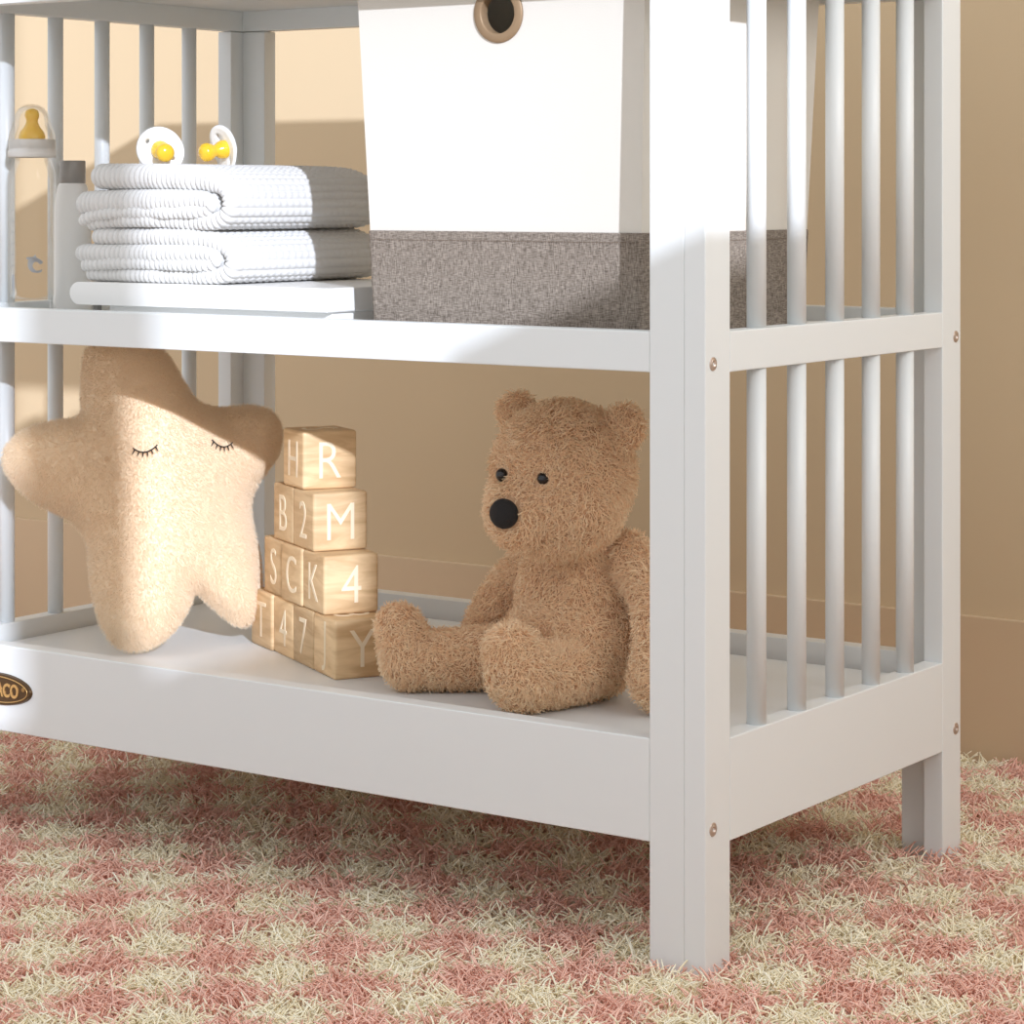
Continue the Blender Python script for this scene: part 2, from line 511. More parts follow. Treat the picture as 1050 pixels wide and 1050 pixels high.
# full pile where the photograph looks, thinner towards the rug's far ends
dens = np.where((u > -0.2) & (u < 1.15) & (v < 1.2), 1.0, 0.42)
foot = (X > -L - 0.01) & (X < 0.01) & (Y > 0.12) & (Y < D - 0.02)
dens = np.where(foot, dens * 0.6, dens)
keep = RNG.uniform(0, 1, len(X)) < dens * 0.92
X, Y = X[keep], Y[keep]
roots = np.stack([X, Y, np.full(len(X), -0.0205)], 1)
jx = X + RNG.normal(0, 0.0015, len(X)); jy = Y + RNG.normal(0, 0.0015, len(X))
ix = np.floor((jx - 0.194) / 0.0694 + 0.5).astype(int); iy = np.floor((jy - 0.025) / 0.0742 + 0.5).astype(int)
which = ((ix + iy) % 2 != 0).astype(np.int32)             # 0 cream, 1 pink
nr = np.tile([0, 0, 1.0], (len(X), 1))
# keep pile out of the legs
out = np.ones(len(X), bool)
for x0, x1 in ((-T - WB, 0), (-L, -L + T + WB)):
    for y0, y1 in ((0, W), (D - W, D)):
        out &= ~((X > x0) & (X < x1) & (Y > y0) & (Y < y1))
roots, nr, which = roots[out], nr[out], which[out]
V, Q, Tt, per = strands(roots, nr, 0.0225, 0.00108, 1.25, 1.5, 11, rings=6, tip=0.55)
print('rug strands', len(roots))
pile = strand_object('pile', V, Q, Tt, per, [M_CREAMYARN, M_PINKYARN], which, rug, 3)
pile['kind'] = 'stuff'

# ------------------------------------------------------------ fabric storage basket
BXL, BXR, BY0, BY1 = -0.3925, -0.094, 0.050, 0.352
bk = root('storage_basket', 'cream fabric storage basket with brown linen band and brass eyelet on the middle shelf', 'basket', ((BXL + BXR) / 2, (BY0 + BY1) / 2, SH_MID))
FL = 0.0095      # flare at the top
ZB, ZTOP = SH_MID + 0.001, 0.838
cxm, cym = (BXL + BXR) / 2, (BY0 + BY1) / 2
hx, hy = (BXR - BXL) / 2, (BY1 - BY0) / 2
def flare(z):
    t = (z - ZB) / (ZTOP - ZB)
    return -0.003 + (FL + 0.003) * t
def bcorner(sx, sy, z, off=0.0):
    e = flare(z) + off
    return Vector((sx * (hx + e), sy * (hy + e), z - SH_MID))
GZ, GR = 0.803, 0.0225
bm = bmesh.new()
# front face with a round hole
zs = [ZB, ZTOP]
outer = [bcorner(-1, -1, ZB), bcorner(1, -1, ZB), bcorner(1, -1, ZTOP), bcorner(-1, -1, ZTOP)]
def front_y(z): return bcorner(-1, -1, z).y
gx = -0.240 - cxm
ov = [bm.verts.new(p) for p in outer]
oe = [bm.edges.new((ov[i], ov[(i + 1) % 4])) for i in range(4)]
cv = []
for k in range(40):
    t = 2 * math.pi * k / 40
    z = GZ + GR * math.sin(t)
    cv.append(bm.verts.new((gx + GR * math.cos(t), front_y(z), z - SH_MID)))
ce = [bm.edges.new((cv[i], cv[(i + 1) % 40])) for i in range(40)]
bmesh.ops.triangle_fill(bm, edges=oe + ce, use_beauty=True)
c = {}
for sx in (-1, 1):
    for i, z in enumerate(zs):
        c[(sx, 1, i)] = bm.verts.new(bcorner(sx, 1, z))
c[(-1, -1, 0)], c[(1, -1, 0)], c[(1, -1, 1)], c[(-1, -1, 1)] = ov
bm.faces.new((c[(1, -1, 0)], c[(1, 1, 0)], c[(1, 1, 1)], c[(1, -1, 1)]))
bm.faces.new((c[(-1, 1, 0)], c[(-1, -1, 0)], c[(-1, -1, 1)], c[(-1, 1, 1)]))
bm.faces.new((c[(1, 1, 0)], c[(-1, 1, 0)], c[(-1, 1, 1)], c[(1, 1, 1)]))
bm.faces.new((c[(-1, -1, 0)], c[(-1, 1, 0)], c[(1, 1, 0)], c[(1, -1, 0)]))
o = new_obj('fabric_body', bm_done(bm, 'fabric_body'), M_CANVAS, bk)
md = o.modifiers.new('thickness', 'SOLIDIFY'); md.thickness = 0.003; md.offset = -1
# linen band round the base
bm = bmesh.new()
ZS = 0.606
rings_ = []
for z, off in ((ZB - 0.0005, 0.0012), (ZB + 0.003, 0.0026), (ZS - 0.0010, 0.0026), (ZS, 0.0016), (ZS, 0.0003)):
    loop = []
    rr = 0.006
    for (sx, sy) in ((1, -1), (1, 1), (-1, 1), (-1, -1)):
        cc = bcorner(sx, sy, z, off)
        a0 = math.atan2(sy, sx)
        for k in range(5):
            t = a0 - math.pi / 4 + (math.pi / 2) * k / 4
            loop.append(bm.verts.new((cc.x - sx * rr + rr * math.cos(t), cc.y - sy * rr + rr * math.sin(t), cc.z)))
    rings_.append(loop)
for a_, b_ in zip(rings_[:-1], rings_[1:]):
    n = len(a_)
    for k in range(n):
        bm.faces.new((a_[k], a_[(k + 1) % n], b_[(k + 1) % n], b_[k]))
new_obj('linen_band', bm_done(bm, 'linen_band'), M_LINEN, bk)
bm = bmesh.new()
zst = ZS - 0.0085
e = flare(zst) + 0.0028
x = -hx - e + 0.004
while x < hx + e - 0.006:
    bm_box(bm, (x, -hy - e - 0.0003, zst - SH_MID - 0.0004), (x + 0.0028, -hy - e + 0.0004, zst - SH_MID + 0.0004))
    bm_box(bm, (hx + e - 0.0004, x, zst - SH_MID - 0.0004), (hx + e + 0.0003, x + 0.0028, zst - SH_MID + 0.0004))
    x += 0.0042
new_obj('stitching', bm_done(bm, 'stitching'), M_STITCH, bk)
# brass eyelet
g = lathe('eyelet', [(0.0182, -0.008), (0.0182, 0.0018), (0.0188, 0.0024), (0.0200, 0.0026), (0.0258, 0.0022), (0.0266, 0.0014), (0.0268, 0.0), (0.0225, -0.001), (0.0195, -0.008)], M_BRASS, bk, 64)
g.location = (gx, front_y(GZ) - 0.0003, GZ - SH_MID)
tilt = math.atan2(FL + 0.003, ZTOP - ZB)
g.rotation_euler = (math.pi / 2 - tilt * -1, 0, 0)

# ------------------------------------------------------------ flat white box with tray base
wb = root('flat_white_box', 'flat white lidded box lying under the folded towels on the middle shelf', 'box', (-0.62, 0.17, SH_MID))
def rbox(name, x0, x1, y0, y1, z0, z1, mat, parent, bev, seg=4):
    bm = bmesh.new()
    l = parent.location
    bm_box(bm, (x0 - l.x, y0 - l.y, z0 - l.z), (x1 - l.x, y1 - l.y, z1 - l.z), bev, seg)
    o = new_obj(name, bm_done(bm, name), mat, parent, True)
    return o
def half_round_slab(name, x0, x1, y0, y1, z0, z1, mat, parent):
    """flat slab whose left side bulges like a rounded spine"""
    l = parent.location
    bm = bmesh.new(); prof = []
    zc, r = (z0 + z1) / 2, (z1 - z0) / 2
    for k in range(13):
        t = math.pi / 2 + math.pi * k / 12
        prof.append((x0 + 0.007 + 0.013 * math.cos(t), zc + r * math.sin(t)))
    prof += [(x1 - 0.001, z0), (x1, z0 + 0.001), (x1, z1 - 0.001), (x1 - 0.001, z1)]
    A = [bm.verts.new((p[0] - l.x, y0 - l.y, p[1] - l.z)) for p in prof]
    B = [bm.verts.new((p[0] - l.x, y1 - l.y, p[1] - l.z)) for p in prof]
    n = len(prof)
    for k in range(n): bm.faces.new((A[k], A[(k + 1) % n], B[(k + 1) % n], B[k]))
    f1 = bm.faces.new(A); f2 = bm.faces.new(B[::-1])
    bmesh.ops.bevel(bm, geom=list(f1.edges), offset=0.0008, segments=2, affect='EDGES')
    return new_obj(name, bm_done(bm, name), mat, parent)
half_round_slab('lid', -0.782, -0.447, 0.052, 0.29, 0.5268, 0.5500, M_BOX, wb)
rbox('base', -0.745, -0.452, 0.066, 0.285, SH_MID + 0.0035, 0.5268, M_BOX, wb, 0.002)
for fx, fy in ((-0.762, 0.066), (-0.762, 0.27), (-0.47, 0.10), (-0.47, 0.27)):
    f_ = lathe('foot', [(0.0042, 0), (0.0048, 0.004), (0.0048, 0.0163)], M_TUBECAP, wb, 20, cap=True)
    f_.location = (fx - wb.location.x, fy - wb.location.y, 0.0)

# ------------------------------------------------------------ folded ribbed towels
def catmull(P, n=12, closed=False):
    P = [np.array(p, float) for p in P]; out = []
    N = len(P)
    rng_ = range(N) if closed else range(N - 1)
    for i in rng_:
        p0 = P[(i - 1) % N] if closed or i > 0 else P[0]
        p1 = P[i]; p2 = P[(i + 1) % N]
        p3 = P[(i + 2) % N] if closed or i + 2 < N else P[-1]
        for k in range(n):
            t = k / n
            out.append(0.5 * ((2 * p1) + (-p0 + p2) * t + (2 * p0 - 5 * p1 + 4 * p2 - p3) * t * t + (-p0 + 3 * p1 - 3 * p2 + p3) * t ** 3))
    if not closed: out.append(P[-1])
    return np.array(out)

def towel_layer(path, y0, y1, rib=0.0064, amp=0.0023, seed=0):
    """path: (x, z, r); a ribbed sheet of thickness 2r swept along the fold, ribs running in depth, rounded at the front"""
    c = catmull(path, 40)
    d = np.r_[0, np.cumsum(np.linalg.norm(np.diff(c[:, :2], axis=0), axis=1))]
    n = int(d[-1] / (rib / 12)); s = np.linspace(0, d[-1], n)
    x = np.interp(s, d, c[:, 0]); z = np.interp(s, d, c[:, 1]); r = np.interp(s, d, c[:, 2])
    tx, tz = np.gradient(x, s), np.gradient(z, s); ln = np.hypot(tx, tz); nx_, nz_ = -tz / ln, tx / ln
    endf = np.sqrt(np.clip(1 - (1 - np.clip(np.minimum(s, d[-1] - s) / r, 0, 1)) ** 2, 0.0009, 1))
    ph = 2 * math.pi * s / rib
    rr = r * endf + amp * (np.abs(np.sin(ph / 2)) ** 0.7 - 0.6) * np.minimum(endf * 2, 1)
    # cross-section: front half circle + long sides + back half circle
    ysec, nsec, bul = [], [], []
    for k in range(9):
        t = math.pi / 2 + math.pi * k / 8
        ysec.append(('f', math.cos(t))); nsec.append(math.sin(t))
    m = 90
    for k in range(1, m):
        ysec.append(('s', k / m)); nsec.append(-1)
    for k in range(5):
        t = -math.pi / 2 + math.pi * k / 4
        ysec.append(('b', math.cos(t))); nsec.append(math.sin(t))
    for k in range(m - 1, 0, -1):
        ysec.append(('s', k / m)); nsec.append(1)
    rng = np.random.default_rng(seed)
    V = []
    k1, k2 = rng.uniform(0, 6, 2)
    for (kind, val), nn in zip(ysec, nsec):
        if kind == 'f':   yy = y0 + r + rr * val; wob = 0 * s
        elif kind == 'b': yy = y1 + rr * 0.5 * val + 0 * s; wob = 0 * s
        else:
            yy = y0 + r + (y1 - y0 - r) * val
            wob = 0.0006 * np.sin(2 * math.pi * (y0 + (y1 - y0) * val) / 0.0105 + 0.6 * np.sin(s * 400 + k1)) * np.abs(np.sin(ph / 2))
        off = rr * nn + wob * nn
        jit = 0.0012 * np.sin(s * 60 + k1) + 0.0007 * np.sin(s * 170 + k2)
        V.append(np.stack([x + nx_ * off, yy + jit * (kind == 'f'), z + nz_ * off], 1))
    V = np.stack(V, 1)                       # n, m, 3
    nn_, mm = V.shape[:2]
    idx = np.arange(nn_ * mm).reshape(nn_, mm)
    Q = np.stack([idx[:-1], idx[1:], np.roll(idx, -1, 1)[1:], np.roll(idx, -1, 1)[:-1]], -1).reshape(-1, 4)
    return V.reshape(-1, 3), Q

def px2(u, v):
    """towel fold drawings: sheet units (x in units of 1/1000 towel scale) to metres"""
    return (-0.5860 + (u - 235) * 0.001335, 0.5500 + (293.5 - v) * 0.000955)

def towel(name, label, layers, y0, y1, loc):
    Vs, Qs, n = [], [], 0
    for i, (pth, dy) in enumerate(layers):
        p = [(*px2(u, v), r) for (u, v, r) in pth]
        V, Q = towel_layer(p, y0 + dy, y1, seed=i)
        Vs.append(V - np.array(loc)); Qs.append(Q + n); n += len(V)
    me = mesh_np(name, np.concatenate(Vs), np.concatenate(Qs))
    o = new_obj(name, me, M_TOWEL, None, True)
    o.location = loc
    return tag(o, label, 'towel', 'folded ribbed towels on the middle shelf')

upper = [([(95, 180, .0120), (140, 181, .0125), (180, 182, .0125), (210, 184, .0120), (228, 190, .0095), (236, 203, .0072), (236, 217, .0075), (226, 226, .0078), (205, 229, .0070), (160, 227, .0065), (120, 228, .0065), (92, 232, .0062)], 0.0),
         ([(82, 210, .0120), (120, 208, .0122), (160, 207, .0118), (195, 206, .0105), (214, 206, .0085), (221, 210, .0060), (214, 217, .0060), (180, 219, .0058), (140, 219, .0055), (104, 222, .0058), (88, 230, .0058)], -0.004)]
lower = [([(98, 245, .0075), (140, 245, .0080), (190, 245, .0085), (218, 248, .0085), (234, 256, .0075), (240, 269, .0072), (234, 281, .0075), (212, 285.5, .0070), (160, 285.5, .0066), (91, 285, .0064)], 0.0),
         ([(83, 263, .0085), (130, 263, .0092), (180, 262, .0088), (215, 261, .0072), (226, 266, .0056), (218, 273, .0058), (180, 273, .0058), (130, 273, .0056), (88, 276, .0060)], -0.004)]
towel('folded_towel', 'white ribbed folded towel lying directly on the flat white box', lower, 0.062, 0.30, (-0.66, 0.17, 0.5505))
towel('folded_towel', 'white ribbed folded towel with the two pacifiers on top of it', upper, 0.062, 0.30, (-0.66, 0.17, 0.6105))

# ------------------------------------------------------------ baby bottle
bt = root('baby_bottle', 'clear glass baby bottle with an amber teat on the middle shelf', 'bottle', (-0.8905, 0.100, SH_MID))
BR = 0.0252
prof = [(0.0, 0.002), (0.018, 0.0012), (0.0225, 0.002), (BR - 0.001, 0.004), (BR, 0.008), (BR, 0.149), (BR - 0.001, 0.156), (0.0205, 0.1665), (0.0192, 0.170), (0.0192, 0.178),
        (0.0172, 0.178), (0.0172, 0.169), (0.0185, 0.165), (BR - 0.0026, 0.155), (BR - 0.0018, 0.148), (BR - 0.0018, 0.022), (BR - 0.005, 0.0175), (0.0, 0.0165)]
lathe('glass_body', prof, M_GLASS, bt, 56)
lathe('collar', [(0.0195, 0.1685), (0.0248, 0.1685), (0.0256, 0.1700), (0.0256, 0.1755), (0.0246, 0.1765), (0.0246, 0.1865), (0.0238, 0.188), (0.012, 0.188)], M_COLLAR, bt, 56)
lathe('teat', [(0.0140, 0.188), (0.0140, 0.1915), (0.0125, 0.196), (0.0088, 0.2005), (0.0064, 0.2055), (0.0062, 0.2085), (0.0074, 0.2115), (0.0077, 0.2145), (0.0064, 0.2185), (0.003, 0.2205), (0.0, 0.221)], M_AMBER, bt, 40)
cz = lambda z: 0.178 + (z - 0.156) * 0.86
lathe('clear_cap', [(r_, cz(z_)) for r_, z_ in [(0.0249, 0.1560), (0.0249, 0.169), (0.0232, 0.178), (0.0205, 0.184), (0.0193, 0.190), (0.0182, 0.198), (0.0140, 0.206), (0.0070, 0.2105), (0.0, 0.2115),
                    (0.0, 0.2108), (0.0066, 0.2098), (0.0134, 0.2053), (0.0175, 0.1977), (0.0186, 0.190), (0.0198, 0.1837), (0.0225, 0.1777), (0.0242, 0.1687), (0.0242, 0.1560), (0.0249, 0.1560)]], M_GLASS, bt, 48)
# printed marks: scale ticks, a small leaping dolphin, a tuft of seaweed
def on_cyl(px_, pz_, r=BR + 0.0003, a0=0.0):
    t = a0 + px_ / r
    return (r * math.sin(t), -r * math.cos(t), pz_)
def print_shape(name, poly, a0, zc, sc):
    bm = bmesh.new()
    pp = [Vector((p[0], p[1], 0)) for p in poly]
    tris = geometry.tessellate_polygon([pp])
    vs = [bm.verts.new(on_cyl(p.x * sc, zc + p.y * sc, a0=a0)) for p in pp]
    for t in tris:
        try: bm.faces.new([vs[i] for i in t])
        except ValueError: pass
    me = bm_done(bm, name)
    o = new_obj(name, me, M_PRINT, bt)
    md = o.modifiers.new('t', 'SOLIDIFY'); md.thickness = 0.0001; md.offset = 1
dol = catmull([(-1.0, 0.75), (-0.85, 0.95), (-0.2, 1.0), (0.1, 1.25), (0.2, 0.95), (0.75, 0.6), (1.0, 0.35), (0.9, 0.15), (0.6, 0.1), (0.3, 0.35), (-0.05, 0.3), (-0.25, -0.1), (0.0, -0.55), (0.45, -0.7), (0.9, -0.55), (0.8, -0.85), (0.35, -0.95), (-0.3, -0.85), (-0.75, -0.35), (-0.8, 0.3), (-0.75, 0.6)], 4, True)
print_shape('dolphin_print', [tuple(p) for p in dol], 0.62 + 0.28, 0.0545, 0.0088)
bm = bmesh.new()
for i in range(9):
    z = 0.030 + i * 0.0118
    for (w_, zz) in ((0.0045, z),):
        q = [on_cyl(0, zz - .0003, a0=-0.2), on_cyl(w_, zz - .0003, a0=-0.2), on_cyl(w_, zz + .0003, a0=-0.2), on_cyl(0, zz + .0003, a0=-0.2)]
        bm.faces.new([bm.verts.new(p) for p in q])
new_obj('scale_marks', bm_done(bm, 'scale_marks'), M_PRINT, bt)
leaf = catmull([(0, -1.2), (0.25, -0.4), (0.22, 0.5), (0, 1.1), (-0.22, 0.5), (-0.25, -0.4)], 4, True)
print_shape('seaweed_print', [tuple(p) for p in leaf], -0.08, 0.036, 0.0085)

# ------------------------------------------------------------ lotion bottle
lb = root('lotion_bottle', 'slim white squeeze bottle with a dark grey cap behind the glass baby bottle', 'bottle', (-0.898, 0.168, SH_MID))
lathe('body', [(0.0, 0.0005), (0.018, 0.0005), (0.0198, 0.002), (0.0205, 0.006), (0.0203, 0.10), (0.0190, 0.122), (0.0160, 0.138), (0.0145, 0.1410), (0.0138, 0.1415)], M_TUBE, lb, 48)
lathe('cap', [(0.0136, 0.1415), (0.0142, 0.1420), (0.0142, 0.1650), (0.0136, 0.1660), (0.0, 0.1662)], M_TUBECAP, lb, 48)

# ------------------------------------------------------------ pacifiers
def pacifier(label, loc, rot):
    r_ = root('pacifier', label, 'pacifier', loc, 'pacifiers on the towels')
    r_.rotation_euler = rot
    # dished oval shield lying in the local XY plane, nipple along +Z; two vent holes
    bm = bmesh.new()
    A, B_ = 0.0265, 0.0235
    loop = [bm.verts.new((A * math.cos(t), B_ * math.sin(t), 0)) for t in np.linspace(0, 2 * math.pi, 56, endpoint=False)]
    ed = [bm.edges.new((loop[i], loop[(i + 1) % 56])) for i in range(56)]
    for sx in (-1, 1):
        h = [bm.verts.new((sx * 0.0165 + 0.0024 * math.cos(t), 0.0024 * math.sin(t), 0)) for t in np.linspace(0, 2 * math.pi, 16, endpoint=False)]
        ed += [bm.edges.new((h[i], h[(i + 1) % 16])) for i in range(16)]
    for q in range(1, 4):
        pass
    bmesh.ops.triangle_fill(bm, edges=ed, use_beauty=True)
    bmesh.ops.subdivide_edges(bm, edges=[e for e in bm.edges if len(e.link_faces) == 2], cuts=2)
    bmesh.ops.triangulate(bm, faces=bm.faces)
    for v in bm.verts:
        v.co.z += 9.0 * (v.co.x ** 2) - 0.001 + 4 * v.co.y ** 2
    o = new_obj('shield', bm_done(bm, 'shield'), M_SHIELD, r_, True)
    md = o.modifiers.new('t', 'SOLIDIFY'); md.thickness = 0.0026; md.offset = 0
    lathe('nipple', [(0.0085, 0.0005), (0.0088, 0.005), (0.0078, 0.0095), (0.0056, 0.0135), (0.0060, 0.0165), (0.0078, 0.0200), (0.0088, 0.0245), (0.0082, 0.0290), (0.0055, 0.0325), (0.0, 0.0338)], M_YELLOW, r_, 36).scale = (1.12, 1.12, 0.92)
    lathe('knob', [(0.0090, -0.0022), (0.0095, -0.006), (0.0085, -0.0085), (0.0, -0.009)], M_SHIELD, r_, 32)
    return r_
def rot_z_to(dirv, roll):
    q = Vector(dirv).normalized().to_track_quat('Z', 'X')
    return (q @ Matrix.Rotation(roll, 3, 'Z').to_quaternion()).to_euler()
pacifier('white pacifier with a yellow nipple, the left one standing on the towels', (-0.753, 0.150, 0.6870), rot_z_to((0.80, -0.52, -0.16), 1.0))
pacifier('white pacifier with a yellow nipple, the right one nearer the corner post', (-0.678, 0.170, 0.6870), rot_z_to((-0.34, -0.92, -0.16), 0.6))

# ------------------------------------------------------------ alphabet blocks
BS = 0.0592
phi = math.radians(60)
ex = Vector((math.cos(phi), math.sin(phi), 0))       # along the sunlit face
ey = Vector((-math.sin(phi), math.cos(phi), 0))      # along the row, away from the corner block
corner = Vector((-0.4950, 0.1225, SH_LOW))
def block(label, row, i, ch_row, ch_face, ch_top=None, dz=0.0, nudge=0.0, yaw=0.0):
    c = corner + ey * (BS * (i + 0.5 + row * 0.5)) + ex * (BS / 2 + nudge)
    r_ = root('alphabet_block', label, 'block', (c.x, c.y, SH_LOW + row * (BS + 0.0002)), 'stacked wooden alphabet blocks')
    r_.rotation_euler = (0, 0, phi + yaw)            # local +X = ex, local +Y = ey
    bm = bmesh.new()
    h = BS / 2 - 0.0002
    bm_box(bm, (-h, -h, 0), (h, h, BS), 0.0034, 3)
    new_obj('body', bm_done(bm, 'block'), M_WOOD, r_, True)
    def put(ch, rot, loc):
        if not ch: return
        me = text_mesh(ch, 0.055, 0.0003, 'letter', bevel=-0.0004, sx=0.86)
        o = new_obj('letter', me, M_LETTER, r_)
        o.rotation_euler = rot; o.location = loc
    # face looking along -ey (the lit one, seen to the right): local -Y
    put(ch_face, (math.pi / 2, 0, 0), (0, -h - 0.0002, BS / 2))
    # face looking along -ex (the row side): local -X
    put(ch_row, (math.pi / 2, 0, -math.pi / 2), (-h - 0.0002, 0, BS / 2))
    if ch_top: put(ch_top, (0, 0, -math.pi / 2), (0, 0, BS + 0.0002))
    return r_
block('wooden block with the letters J and Y at the front corner of the bottom row', 0, 0, 'J', 'Y', '8')
block('wooden block with the number 7 in the bottom row', 0, 1, '7', None)
block('wooden block numbered 4 in the bottom row, between blocks T and 7', 0, 2, '4', None)
block('wooden block with the letter T at the left end of the bottom row', 0, 3, 'T', None, nudge=-0.0035, yaw=0.03)
block('wooden block with the letter K and a big 4, right end of the second row', 1, 0, 'K', '4')
block('wooden block with the letter C in the middle of the second row', 1, 1, 'C', None, nudge=-0.002)
block('wooden block with the letter S at the left end of the second row', 1, 2, 'S', None)
block('wooden block with the number 2 and the letter M in the third row', 2, 0, '2', 'M')
block('wooden block with the letter B at the left of the third row', 2, 1, 'B', None)
block('wooden block with the letters H and R at the very top of the stack', 3, 0, 'H', 'R', 'S')

# ------------------------------------------------------------ fur roots on a mesh
def sample_mesh(me, n, seed):
    me.calc_loop_triangles()
    nv = len(me.vertices); co = np.empty(nv * 3); me.vertices.foreach_get('co', co); co = co.reshape(-1, 3)
    vn = np.empty(nv * 3); me.vertices.foreach_get('normal', vn); vn = vn.reshape(-1, 3)
    nt_ = len(me.loop_triangles); tr = np.empty(nt_ * 3, np.int32); me.loop_triangles.foreach_get('vertices', tr); tr = tr.reshape(-1, 3)
    A = co[tr]; area = 0.5 * np.linalg.norm(np.cross(A[:, 1] - A[:, 0], A[:, 2] - A[:, 0]), axis=1)
    rng = np.random.default_rng(seed)
    pick = rng.choice(nt_, n, p=area / area.sum())
    a, b_ = rng.uniform(size=(2, n, 1)); sw = (a + b_) > 1
    a = np.where(sw, 1 - a, a); b_ = np.where(sw, 1 - b_, b_)
    w = np.concatenate([1 - a - b_, a, b_], 1)[:, :, None]
    P = (co[tr[pick]] * w).sum(1); Nn = (vn[tr[pick]] * w).sum(1)
    return P, Nn, area.sum()

def blob_mesh(prims, voxel, name, smooth_iter=6):
    """one continuous skin from overlapping ellipsoids: (centre, radii, rotation euler) """
    bm = bmesh.new()
    for (c, r, rot) in prims:
        mtx = Matrix.Translation(c) @ (Matrix.Rotation(rot[2], 4, 'Z') @ Matrix.Rotation(rot[1], 4, 'Y') @ Matrix.Rotation(rot[0], 4, 'X')) @ Matrix.Diagonal((*r, 1))
        bmesh.ops.create_icosphere(bm, subdivisions=4, radius=1.0, matrix=mtx)
    me = bpy.data.meshes.new(name); bm.to_mesh(me); bm.free()
    o = bpy.data.objects.new(name, me); scene.collection.objects.link(o)
    md = o.modifiers.new('r', 'REMESH'); md.mode = 'VOXEL'; md.voxel_size = voxel
    md = o.modifiers.new('s', 'SMOOTH'); md.factor = 0.6; md.iterations = smooth_iter
    dg = bpy.context.evaluated_depsgraph_get()
    me2 = bpy.data.meshes.new_from_object(o.evaluated_get(dg))
    bpy.data.objects.remove(o); bpy.data.meshes.remove(me)
    me2.name = name
    return me2

# ------------------------------------------------------------ star pillow
star_out = [(-0.0017, -0.0002), (-0.0203, 0.0078), (-0.0347, 0.0334), (-0.0429, 0.0743), (-0.047, 0.1142), (-0.0656, 0.1386), (-0.0996, 0.1559), (-0.1253, 0.1763), (-0.1388, 0.1998), (-0.1346, 0.2193), (-0.113, 0.2358), (-0.082, 0.244), (-0.0532, 0.2492), (-0.0501, 0.2738), (-0.0480, 0.300), (-0.0430, 0.3220), (-0.012, 0.3350), (0.0200, 0.3310), (0.0400, 0.3120), (0.0548, 0.2866), (0.0702, 0.2659), (0.0959, 0.2599), (0.1266, 0.263), (0.1502, 0.257), (0.1615, 0.2366), (0.1563, 0.208), (0.1369, 0.1793), (0.1287, 0.1588), (0.1290, 0.1313), (0.1350, 0.0956), (0.1360, 0.0599), (0.1290, 0.0315), (0.1160, 0.0225), (0.0980, 0.0310), (0.0753, 0.0500), (0.064, 0.0574), (0.0558, 0.041), (0.0414, 0.0205), (0.0209, 0.004)]
star_out = [((x_ * 1.045 if x_ > -0.05 else -0.05225 + (x_ + 0.05) * 0.93), z_ * 1.005) for x_, z_ in star_out]
SO = catmull(star_out, 5, True)
cen = np.array([0.045, 0.165])
d_ = SO - cen; SO = cen + d_ * (1 - 0.004 / np.linalg.norm(d_, axis=1, keepdims=True))
def inside(p, poly):
    x, y = p[:, 0][:, None], p[:, 1][:, None]
    x0, y0 = poly[:, 0], poly[:, 1]; x1, y1 = np.roll(x0, -1), np.roll(y0, -1)
    cnd = ((y0 > y) != (y1 > y)) & (x < (x1 - x0) * (y - y0) / (y1 - y0 + 1e-12) + x0)
    return cnd.sum(1) % 2 == 1
def dist_poly(p, poly):
    a = poly; b_ = np.roll(poly, -1, 0); ab = b_ - a
    t = np.clip(((p[:, None] - a) * ab).sum(2) / (ab ** 2).sum(1), 0, 1)
    return np.linalg.norm(p[:, None] - (a + t[..., None] * ab), axis=2).min(1)
def star_h(p):
    d = dist_poly(p, SO); R = 0.052
    q = np.clip(d / R, 0, 1)
    return 0.043 * np.sqrt(np.clip(1 - (1 - q) ** 2, 0, 1))
gx_, gy_ = np.meshgrid(np.arange(-0.15, 0.176, 0.004), np.arange(0, 0.344, 0.004))
G = np.stack([gx_.ravel(), gy_.ravel()], 1)
G = G[inside(G, SO)]; G = G[dist_poly(G, SO) > 0.0022]
nb = len(SO)
allp = np.concatenate([SO, G])
res = geometry.delaunay_2d_cdt([Vector(p) for p in allp], [(i, (i + 1) % nb) for i in range(nb)], [], 1, 1e-6)
v2 = np.array([tuple(v) for v in res[0]]); tris = np.array([list(f) for f in res[2]])
H = star_h(v2); H[:nb] = 0
E_ = np.concatenate([tris[:, [0, 1]], tris[:, [1, 2]], tris[:, [2, 0]]])
for _ in range(14):                                   # relax the ridge lines into a stuffed shape
    sm = np.zeros(len(v2)); ct = np.zeros(len(v2))
    np.add.at(sm, E_[:, 0], H[E_[:, 1]]); np.add.at(ct, E_[:, 0], 1)
    np.add.at(sm, E_[:, 1], H[E_[:, 0]]); np.add.at(ct, E_[:, 1], 1)
    H2 = sm / np.maximum(ct, 1); H[nb:] = (0.45 * H + 0.55 * H2)[nb:]
n2 = len(v2)
V = np.concatenate([np.stack([v2[:, 0], -H, v2[:, 1]], 1), np.stack([v2[:, 0], H * 0.8, v2[:, 1]], 1)])
def star_bend(x):                                     # the right side of the pillow slumps backwards
    t = np.clip((x - 0.03) / 0.10, 0, 1)
    return 0.044 * t * t * (3 - 2 * t)
V[:, 1] += star_bend(V[:, 0])
back = tris[:, ::-1] + n2
remap = np.arange(2 * n2); remap[n2:n2 + nb] = np.arange(nb)
TT = remap[np.concatenate([tris, back])]
star = root('star_pillow', 'fluffy cream star-shaped plush pillow with closed stitched eyes on the bottom shelf', 'pillow', (-0.7490, 0.1054, SH_LOW + 0.0025))
star.rotation_euler = (math.radians(-12), 0, math.radians(47))
me = mesh_np('star', V, None, TT)
